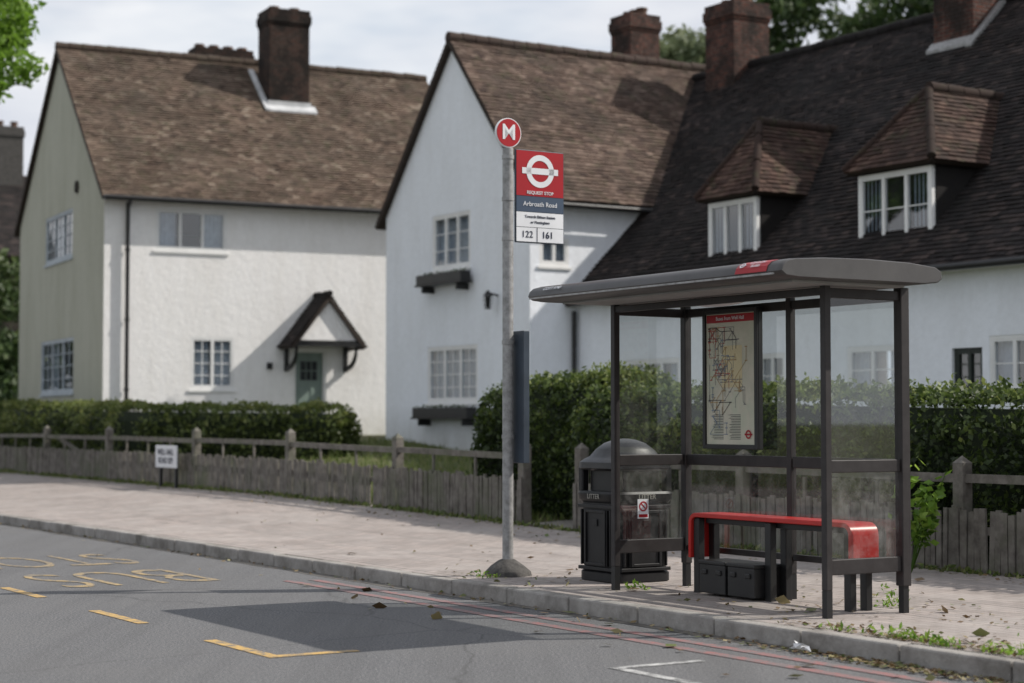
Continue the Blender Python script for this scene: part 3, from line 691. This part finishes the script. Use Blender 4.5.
mp_.box(WS,f0,f1,ty,ty+.045,z0,z1)
mp_.build('poster_case_back',M['black'],SH,bevel=.004)
fr=MB(); w_=.035
fr.box(WS,f0,f0+w_,ty-.02,ty-.001,z0,z1); fr.box(WS,f1-w_,f1,ty-.02,ty-.001,z0,z1); fr.box(WS,f0+w_,f1-w_,ty-.02,ty-.001,z0,z0+w_); fr.box(WS,f0+w_,f1-w_,ty-.02,ty-.001,z1-w_,z1); fr.build('poster_frame',M['black'],SH,bevel=.004)
M['paper']=pmat('map_paper',(.60,.57,.47),(.50,.50,.40),scale=6,bmp=0,c3=(.50,.54,.42),s3=4)
pa=MB(); pa.box(WS,f0+w_+.003,f1-w_-.003,ty-.004,ty-.002,z0+w_+.003,z1-w_-.003).build('map_poster',M['paper'],SH)
hd=MB(); hd.box(WS,f0+w_+.01,f1-w_-.01,ty-.007,ty-.0045,z1-w_-.075,z1-w_-.01).build('map_header',M['signred'],SH)
text('Buses from Well Hall',S((f0+f1)/2,ty-.0085,z1-w_-.043),-U,Z,.042,M['signwhite'],SH,'map_title',ext=.0002)
random.seed(24)
pb=MB(); pb.face([S(f0+.2,ty-.0052,1.78),S(f1-.24,ty-.0052,1.78),S(f1-.24,ty-.0052,2.12),S(f0+.2,ty-.0052,2.12)]); pb.build('map_inset',pmat('map_inset',(.62,.55,.34),(.58,.50,.32),bmp=0),SH,fix=False)
cols={'grey':((.25,.25,.24),10),'pale_red':((.45,.14,.11),5),'slate':((.22,.27,.32),4),'tan':((.42,.3,.16),5),'dark':((.08,.08,.08),2)}
for ci,(cn,(cv,cnt)) in enumerate(cols.items()):
    ml=MB(); ly=ty-.006-.0006*ci
    for k in range(cnt):
        x=random.uniform(f0+.12,f1-.12); z=random.uniform(z0+.2,z1-.25); dirn=random.choice([(1,0),(0,1),(0,-1),(-1,0)])
        for st in range(8):
            L=random.uniform(.03,.16); nx=min(f1-.08,max(f0+.08,x+dirn[0]*L)); nz=min(z1-.15,max(z0+.12,z+dirn[1]*L)); h=.0025
            dx,dz=nx-x,nz-z; l=math.hypot(dx,dz)
            if l>.005:
                px,pz_=-dz/l*h,dx/l*h; ml.face([S(x+px,ly,z+pz_),S(nx+px,ly,nz+pz_),S(nx-px,ly,nz-pz_),S(x-px,ly,z-pz_)])
                if random.random()<.5: ml.face([S(nx-.016,ly-.0002,nz-.004),S(nx+.016,ly-.0002,nz-.004),S(nx+.016,ly-.0002,nz+.004),S(nx-.016,ly-.0002,nz+.004)])
            x,z=nx,nz; dirn=random.choice([(1,0),(0,1),(0,-1),(-1,0),(.7,.7),(-.7,.7),(.7,-.7)])
    ml.build('map_routes_'+cn,pmat('ink_'+cn,cv,bmp=0),SH,fix=False)
tx=MB()
for k in range(16):
    z=z0+.08+k*.013
    for x0_ in (f0+.22,f0+.44): tx.face([S(x0_,ty-.0062,z),S(x0_+random.uniform(.1,.17),ty-.0062,z),S(x0_+.13,ty-.0062,z+.004),S(x0_,ty-.0062,z+.004)])
tx.build('map_small_print',M['signtxt'],SH,fix=False)
cc=S(f0+.12,ty-.0095,z0+.12); q=ringmesh(cc,-U,Z,.022,.036); q.face([cc+U*.048-Z*.007,cc-U*.048-Z*.007,cc-U*.048+Z*.007,cc+U*.048+Z*.007]); q.build('map_roundel',M['signred'],SH,fix=False)
st=MB(); st.box(WS,SL-.007,SL-.005,9.02,9.13,.70,.86).build('sticker',M['signwhite'],SH)
q=ringmesh(S(SL-.009,9.075,.80),V,Z,.030,.042); q.face([S(SL-.009,9.05,.82),S(SL-.009,9.058,.828),S(SL-.009,9.10,.786),S(SL-.009,9.092,.778)]); q.face([S(SL-.009,9.03,.71),S(SL-.009,9.12,.71),S(SL-.009,9.12,.735),S(SL-.009,9.03,.735)]); q.build('sticker_symbol',M['signred'],SH,fix=False)
# bench
BN=E('bus_stop_bench',S(11.2,9.3,.12))
zt=.765; b0,b1,t0,t1=10.12,12.06,9.21,9.48; 
def uprof(off):
    P=[]; R=.09-off
    P.append((b0+off,.40)); 
    for k in range(6):
        th_=math.pi-k/5*math.pi/2; P.append((b0+.09+R*math.cos(th_),zt-.09+R*math.sin(th_)))
    for k in range(6):
        th_=math.pi/2-k/5*math.pi/2; P.append((b1-.09+R*math.cos(th_),zt-.09+R*math.sin(th_)))
    P.append((b1-off,.40)); return P
o_=uprof(0); i_=uprof(.035); sb=MB()
rings=[]
for k in range(len(o_)):
    (a0,z0_),(a1,z1_)=o_[k],i_[k]; rings.append([S(a0,t0,z0_),S(a0,t1,z0_),S(a1,t1,z1_),S(a1,t0,z1_)])
sb.loft(rings).build('seat',M['red'],BN,smooth=True,bevel=.006)
lg=MB()
for s_ in (b0+.075,b1-.075,(b0+b1)/2):
    lg.box(WS,s_-.035,s_+.035,9.235,9.295,.1,.722); lg.box(WS,s_-.035,s_+.035,9.39,9.45,.1,.722)
lg.box(WS,b0+.12,b1-.12,9.30,9.385,.68,.724)
lg.build('legs',M['black'],BN,bevel=.005)
bt=MB()
for x in (11.30,11.66): 
    bt.box(WS,x-.165,x+.165,9.14,9.42,.14,.37); bt.box(WS,x-.175,x+.175,9.13,9.43,.37,.40); bt.box(WS,x-.12,x-.06,9.125,9.14,.29,.33);bt.box(WS,x+.06,x+.12,9.125,9.14,.29,.33)
bt.build('equipment_boxes',M['black'],BN,bevel=.01)

# ------------------------------------------------------------ stop pole and flag
ps,pt=14.18,8.80
PL=E('bus_stop_sign',S(ps,pt,.12))
pm=MB(); p=S(ps,pt,0)
pm.tube(p+Z*.1,p+Z*3.98,.05,.05,20); pm.build('pole',M['pole'],PL,smooth=True)
cn=MB(); rg=[]
for (r_,z_) in ((.21,.11),(.2,.16),(.15,.21),(.08,.26),(.056,.27)):
    rg.append([p+Vector((math.cos(x)*r_*(1+.12*noise.noise(Vector((math.cos(x)*2,math.sin(x)*2,z_*5)))),math.sin(x)*r_,z_)) for x in [i*2*math.pi/24 for i in range(24)]])
cn.loft(rg).build('concrete_base',M['conc'],PL,smooth=True)
bd=MB()
for z_ in (3.14,3.5,3.88,2.2,1.35): bd.tube(p+Z*z_,p+Z*(z_+.035),.056,.056,20)
bd.build('clamps',M['pole'],PL,smooth=True)
f0,f1=pt+.075,pt+.60; fz0,fz1=3.13,3.98
fl=MB(); fl.box(WS,ps-.012,ps+.012,f0,f1,fz0,fz1); fl.build('flag_panel',M['cab'],PL,bevel=.004)
def pnl(name,za,zb,mat,d=.003,ta=f0+.008,tb=f1-.008):
    mb=MB(); mb.box(WS,ps-.012-d,ps-.012-d+.002,ta,tb,za,zb); mb.box(WS,ps+.012+d-.002,ps+.012+d,ta,tb,za,zb); return mb.build(name,mat,PL)
pnl('flag_red',3.56,fz1-.008,M['signred']); pnl('flag_name_strip',3.415,3.555,M['signblue']); pnl('flag_white',3.275,3.41,M['signwhite']); pnl('flag_route_tiles',3.14,3.27,M['signwhite'])
cx=(f0+f1)/2; cen=S(ps-.018,cx,3.79); q=ringmesh(cen,V,Z,.098,.150,48)
q.face([cen-V*.195-Z*.028,cen+V*.195-Z*.028,cen+V*.195+Z*.028,cen-V*.195+Z*.028]); q.build('flag_roundel',M['signwhite'],PL,fix=False)
tf_=lambda t,z:S(ps-.0175,t,z)
text('REQUEST STOP',tf_(cx,3.59),V,Z,.042,M['signwhite'],PL,'request_text')
text('Arbroath Road',tf_(cx,3.485),V,Z,.06,M['signwhite'],PL,'stop_name',off=0)
text('Towards Eltham Station',tf_(cx,3.37),V,Z,.034,M['signtxt'],PL,'towards_text',off=0); text('or Mottingham',tf_(cx,3.32),V,Z,.034,M['signtxt'],PL,'towards_text',off=0)
text('122',tf_(cx-.14,3.205),V,Z,.085,M['signtxt'],PL,'route_number',off=0); text('161',tf_(cx+.08,3.205),V,Z,.085,M['signtxt'],PL,'route_number',off=.012)
dv_=MB(); dv_.box(WS,ps-.019,ps-.0175,cx-.035,cx-.03,3.14,3.27); dv_.build('tile_divider',M['signtxt'],PL)
cen=S(ps,pt,4.12); mt=MB(); mt.tube(cen+U*.012,cen-U*.012,.135,.135,40); mt.build('roundel_disc',M['signwhite'],PL)
mt=MB(); mt.tube(cen-U*.013,cen-U*.016,.126,.126,40); mt.build('roundel_face',M['signred'],PL)
text('M',cen-U*.0175,V,Z,.2,M['signwhite'],PL,'m_letter',ext=.001)
tcs=MB(); tcs.box(WS,ps-.16,ps+.16,pt+.065,pt+.13,1.13,2.32); tcs.box(WS,ps-.14,ps+.14,pt+.13,pt+.14,1.17,2.28); tcs.build('timetable_case',M['cab'],PL,bevel=.012)

# ------------------------------------------------------------ litter bin
bs,bt_=13.24,9.42
BI=E('litter_bin',S(bs,bt_,.12))
def sq(h,z,e=.32,n=40,tw=1):
    P=[]
    for i in range(n):
        a=2*math.pi*(i+.5)/n; c,s_=math.cos(a),math.sin(a)
        P.append(S(bs+h*math.copysign(abs(c)**e,c),bt_+h*tw*math.copysign(abs(s_)**e,s_),z))
    return P
b=MB(); b.loft([sq(.28,.115),sq(.305,.13),sq(.305,.2),sq(.285,.22),sq(.30,.8),sq(.325,.83),sq(.33,.88),sq(.315,.90)]).build('body',M['bin'],BI,smooth=True)
b=MB(); b.loft([sq(.305,.90),sq(.24,.905),sq(.24,1.10),sq(.30,1.105)]).build('aperture_core',M['black'],BI,smooth=True)
b=MB()
for i in (-1,1):
    for j in (-1,1): b.box(WS,bs+i*.26-.035,bs+i*.26+.035,bt_+j*.26-.035,bt_+j*.26+.035,.89,1.12)
b.build('corner_pillars',M['bin'],BI,bevel=.015)
b=MB(); b.loft([sq(.30,1.08),sq(.33,1.10,.4),sq(.33,1.15,.45),sq(.30,1.18,.5),sq(.27,1.20,.6),sq(.24,1.26,.8),sq(.18,1.315,.95),sq(.10,1.345,1),sq(.03,1.355,1)]).build('domed_lid',M['bindome'],BI,smooth=True)
b=MB()
for i in range(9):
    x=-.22+i*.055
    if abs(x)<.15: continue
    b.box(WS,bs+x-.008,bs+x+.008,bt_-.315,bt_-.285,.26,.74); b.box(WS,bs-.315,bs-.285,bt_+x-.008,bt_+x+.008,.26,.74)
for W2 in (lambda c,d,z:S(bs+c,bt_-d,z), lambda c,d,z:S(bs-d,bt_+c,z)):
    b.box(W2,-.14,.14,.28,.308,.28,.72)
    for (x0,x1,y0,y1) in ((-.16,-.135,.26,.74),(.135,.16,.26,.74),(-.135,.135,.26,.285),(-.135,.135,.715,.74)): b.box(W2,x0,x1,.28,.325,y0,y1)
    b.box(W2,-.03,.03,.30,.32,.6,.66)
    b.box(W2,-.26,.26,.28,.318,.22,.25); b.box(W2,-.26,.26,.29,.322,.755,.785)
b.build('ribs_and_panels',M['bin'],BI,bevel=.004)
M['gold']=pmat('dull_lettering',(.35,.34,.30),(.3,.29,.26),bmp=0)
text('LITTER',S(bs,bt_-.335,.855),-U,Z,.06,M['gold'],BI,'litter_text',off=0); text('LITTER',S(bs-.335,bt_,.855),V,Z,.06,M['gold'],BI,'litter_text',off=0)

# ------------------------------------------------------------ street name sign
sx=12.4*(.848+.529*.185)/(.529-.848*.185)
SN=E('street_name_sign',S(sx,12.35,.3))
b=MB(); b.box(WS,sx-.40,sx-.34,12.36,12.41,.2,1.0); b.box(WS,sx+.34,sx+.40,12.36,12.41,.2,1.0); b.build('posts',M['black'],SN)
b=MB(); b.box(WS,sx-.5,sx+.5,12.33,12.358,.68,1.08); b.build('plate',M['signwhite'],SN,bevel=.004)
text('WELL HALL\nROAD SE9',S(sx,12.325,.88),-U,Z,.15,M['signtxt'],SN,'name_lettering',off=0)

# ------------------------------------------------------------ trees
def tree(name,base,h0,crown_c,crown_r,nclus,nleaf,lsize,mat,r0=.2,seed=1,cr=.55):
    random.seed(seed); par=E(name,base); base=Vector(base); cc=Vector(crown_c)
    tr=MB(); top=base+Z*h0+Vector((random.uniform(-.2,.2),random.uniform(-.2,.2),0)); tr.tube(base-Z*.2,top,r0,r0*.7,12)
    C=[];R=[];cl=[]
    for i in range(nclus):
        while True:
            d=Vector([random.uniform(-1,1) for _ in range(3)])
            if .3<d.length<1 : break
        if random.random()<.6: d=d.normalized()*random.uniform(.72,1.03)
        c=cc+Vector((d.x*crown_r[0],d.y*crown_r[1],d.z*crown_r[2])); cl.append(c)
        rad=cr*random.uniform(.6,1.3); k=random.gauss(0,.12)
        for j in range(nleaf):
            v=Vector([random.gauss(0,1) for _ in range(3)]).normalized()*rad*random.random()**.45
            v.z*=.7; C.append(c+v); R.append(min(1,max(0,.45+k+.3*d.z+.2*v.z/rad+random.gauss(0,.15))))  # leaf tone rises towards crown top and cluster tops, plus random spread
    for c in cl[:26]:
        m_=top.lerp(c,.45)+Z*.2+Vector((random.gauss(0,.15),random.gauss(0,.15),0)); tr.tube(top-Z*.1,m_,r0*.45,r0*.22,7); tr.tube(m_,c,r0*.22,r0*.05,6)
    tr.build('trunk_and_limbs',M['bark'],par,smooth=True)
    leaves('foliage',C,lsize,mat,par,tone=np.array(R))
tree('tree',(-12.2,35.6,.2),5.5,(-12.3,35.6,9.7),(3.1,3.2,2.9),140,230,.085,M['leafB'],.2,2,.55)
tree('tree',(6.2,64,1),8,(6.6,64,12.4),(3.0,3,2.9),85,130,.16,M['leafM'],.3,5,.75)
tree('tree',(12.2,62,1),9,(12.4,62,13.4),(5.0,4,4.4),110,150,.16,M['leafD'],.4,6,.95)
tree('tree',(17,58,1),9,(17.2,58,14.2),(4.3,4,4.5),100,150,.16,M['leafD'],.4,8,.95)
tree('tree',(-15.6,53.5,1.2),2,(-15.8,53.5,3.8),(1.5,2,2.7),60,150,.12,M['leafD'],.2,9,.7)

# ------------------------------------------------------------ grass, weeds, litter
random.seed(11)
C=[]
for _ in range(24000):
    s=random.uniform(19.8,42); t=12.75+random.random()**1.3*6.5
    if s>36 and t>14: continue
    C.append(S(s,t,gz(s,t)+random.uniform(.02,.07)))
leaves('grass',C,.07,M['grass'],None,up=.75,asp=.12)
C=[]
for _ in range(9000):
    s=random.uniform(7,45); c=.5+.5*noise.noise(Vector((s*.9,3,0)))
    if random.random()>c*1.1: continue
    t=12.55-abs(random.gauss(0,.09))*c*1.6; C.append(S(s,t,pz(s,t)+abs(random.gauss(0,.05))*c))
leaves('weeds',C,.035,M['grass'],None,up=.45,asp=.4)
C=[]
for (cs,ct_,n,rs,rt,h) in ((8.75,8.40,90,.12,.04,.035),(8.35,8.34,60,.1,.04,.03),(9.3,8.36,25,.1,.03,.02),(14.15,8.55,40,.1,.05,.03),(10.3,9.75,70,.08,.05,.07),(12.5,9.0,40,.05,.05,.03),(7.75,8.36,110,.15,.05,.04)):
    for _ in range(n):
        s=random.gauss(cs,rs);t=max(8.29,random.gauss(ct_,rt)); C.append(S(s,t,.12+abs(random.gauss(0,h))))
leaves('weeds',C,.026,M['leafB'],None,up=.4,asp=.35)
C=[]; wp=MB()
base=S(12.50,12.1,.12)
for k in range(9):
    tip=base+Vector((random.gauss(0.05,.14),random.gauss(0,.12),random.uniform(.6,1.05))); wp.tube(base,tip,.008,.004,5)
    for j in range(22): C.append(base.lerp(tip,random.uniform(.35,1))+Vector((random.gauss(0,.05),random.gauss(0,.05),0)))
WPt=E('roadside_weed',base); wp.build('stems',M['leafB'],WPt); leaves('leaves',C,.055,M['leafB'],WPt,asp=.6,flat=.6)
C=[]
for _ in range(2500):
    r_=random.random()
    if r_<.42: s=random.gauss(8.4,.8); t=random.choice([random.uniform(7.9,8.12),8.29+abs(random.gauss(0,.2))])
    elif r_<.56: s=random.uniform(6,30); t=random.uniform(7.98,8.12)
    elif r_<.82: s=random.uniform(7,32); t=12.5-abs(random.gauss(0,.4))
    elif r_<.9: s=random.gauss(10.8,1.4); t=random.gauss(9.6,.5)
    elif r_<.94: s=random.gauss(14,.5); t=random.gauss(8.7,.25)
    else: s=random.uniform(7,26); t=random.uniform(6.8,12.4)
    if 8.12<t<8.29: continue
    z=(0.006 if t<8.13 else pz(s,t)+.002)+random.uniform(.003,.012); C.append(S(s,t,z))
leaves('fallen_leaves',C,.024,M['litter'],None,flat=.12,asp=.55)
C=[]
for _ in range(80):
    s=random.gauss(10.5,3); t=random.uniform(7.0,8.1) if random.random()<.3 else random.uniform(8.3,12); z=(0.01 if t<8.13 else pz(s,t)+.012); C.append(S(s,t,z+.008))
leaves('fallen_leaves',C,.05,M['litter'],None,flat=.15,asp=.7)
random.seed(3)
wr=MB()
for (cs,ct_,sz) in ((9.3,8.02,.07),(9.22,7.98,.05),(9.38,8.03,.04)):
    c=S(cs,ct_,.03); pts=[c+Vector((random.uniform(-1,1),random.uniform(-1,1),random.uniform(-.35,.5)))*sz for _ in range(6)]
    for i in range(6): wr.face([pts[i],pts[(i+1)%6],c+Z*random.uniform(0,.04)])
wr.build('crumpled_wrapper',M['signwhite'],None,fix=False)
gp=MB(); gp.face([S(18.8,12.5,zf(19)+.012),S(19.85,12.5,zf(19.8)+.012),S(19.85,13.6,zf(19.8)+.06),S(18.8,13.6,zf(18.8)+.06)]).build('gravel_patch',pmat('gravel',(.3,.28,.25),(.15,.14,.12),scale=30,bmp=.9,bscale=50,bdist=.02),None)

# ------------------------------------------------------------ light, sky, camera
az=math.atan2(2.98,.33); el=math.atan2(2.6,3.0)
w=bpy.data.worlds.new('World'); sc.world=w; w.use_nodes=True; nt=w.node_tree; bg=nt.nodes['Background']
sk=N(nt,'ShaderNodeTexSky',sky_type='NISHITA'); sk.sun_disc=False; sk.sun_elevation=el; sk.sun_rotation=az; sk.dust_density=1.5
tc=N(nt,'ShaderNodeTexCoord').outputs['Generated']
mp=N(nt,'ShaderNodeMapping'); mp.inputs['Scale'].default_value=(1.0,1.0,3.2); mp.inputs['Location'].default_value=(.3,.2,.1); nt.links.new(tc,mp.inputs[0])
f=noisen(nt,mp.outputs[0],2.6,5,.55); r=ramp(nt,f,[(.32,(.25,.25,.25)),(.52,(1,1,1))])
g2=noisen(nt,mp.outputs[0],4.5,5,.5); cl=ramp(nt,g2,[(.34,(4.5,4.8,5.5)),(.6,(6.9,7.0,7.2))])
nt.links.new(mixc(nt,r,sk.outputs[0],cl),bg.inputs[0]); bg.inputs[1].default_value=.135
sn=bpy.data.lights.new('sun','SUN'); sn.energy=5.0; sn.angle=math.radians(.55); sn.color=(1,.94,.86)
so=bpy.data.objects.new('sun',sn); sc.collection.objects.link(so)
dirv=Vector((math.sin(az)*math.cos(el),math.cos(az)*math.cos(el),math.sin(el))); so.rotation_euler=dirv.to_track_quat('Z','Y').to_euler(); so.location=(20,0,30)
cd=bpy.data.cameras.new('camera'); co=bpy.data.objects.new('camera',cd); sc.collection.objects.link(co); sc.camera=co
cd.lens=1850/1024*36; cd.sensor_width=36; cd.clip_end=3000; co.location=(0,0,1.5); co.rotation_euler=(math.radians(92.49),0,0)
cd.dof.use_dof=True; cd.dof.focus_distance=14.8; cd.dof.aperture_fstop=1.5
sc.view_settings.view_transform='Standard'; sc.view_settings.look='None'; sc.view_settings.exposure=0
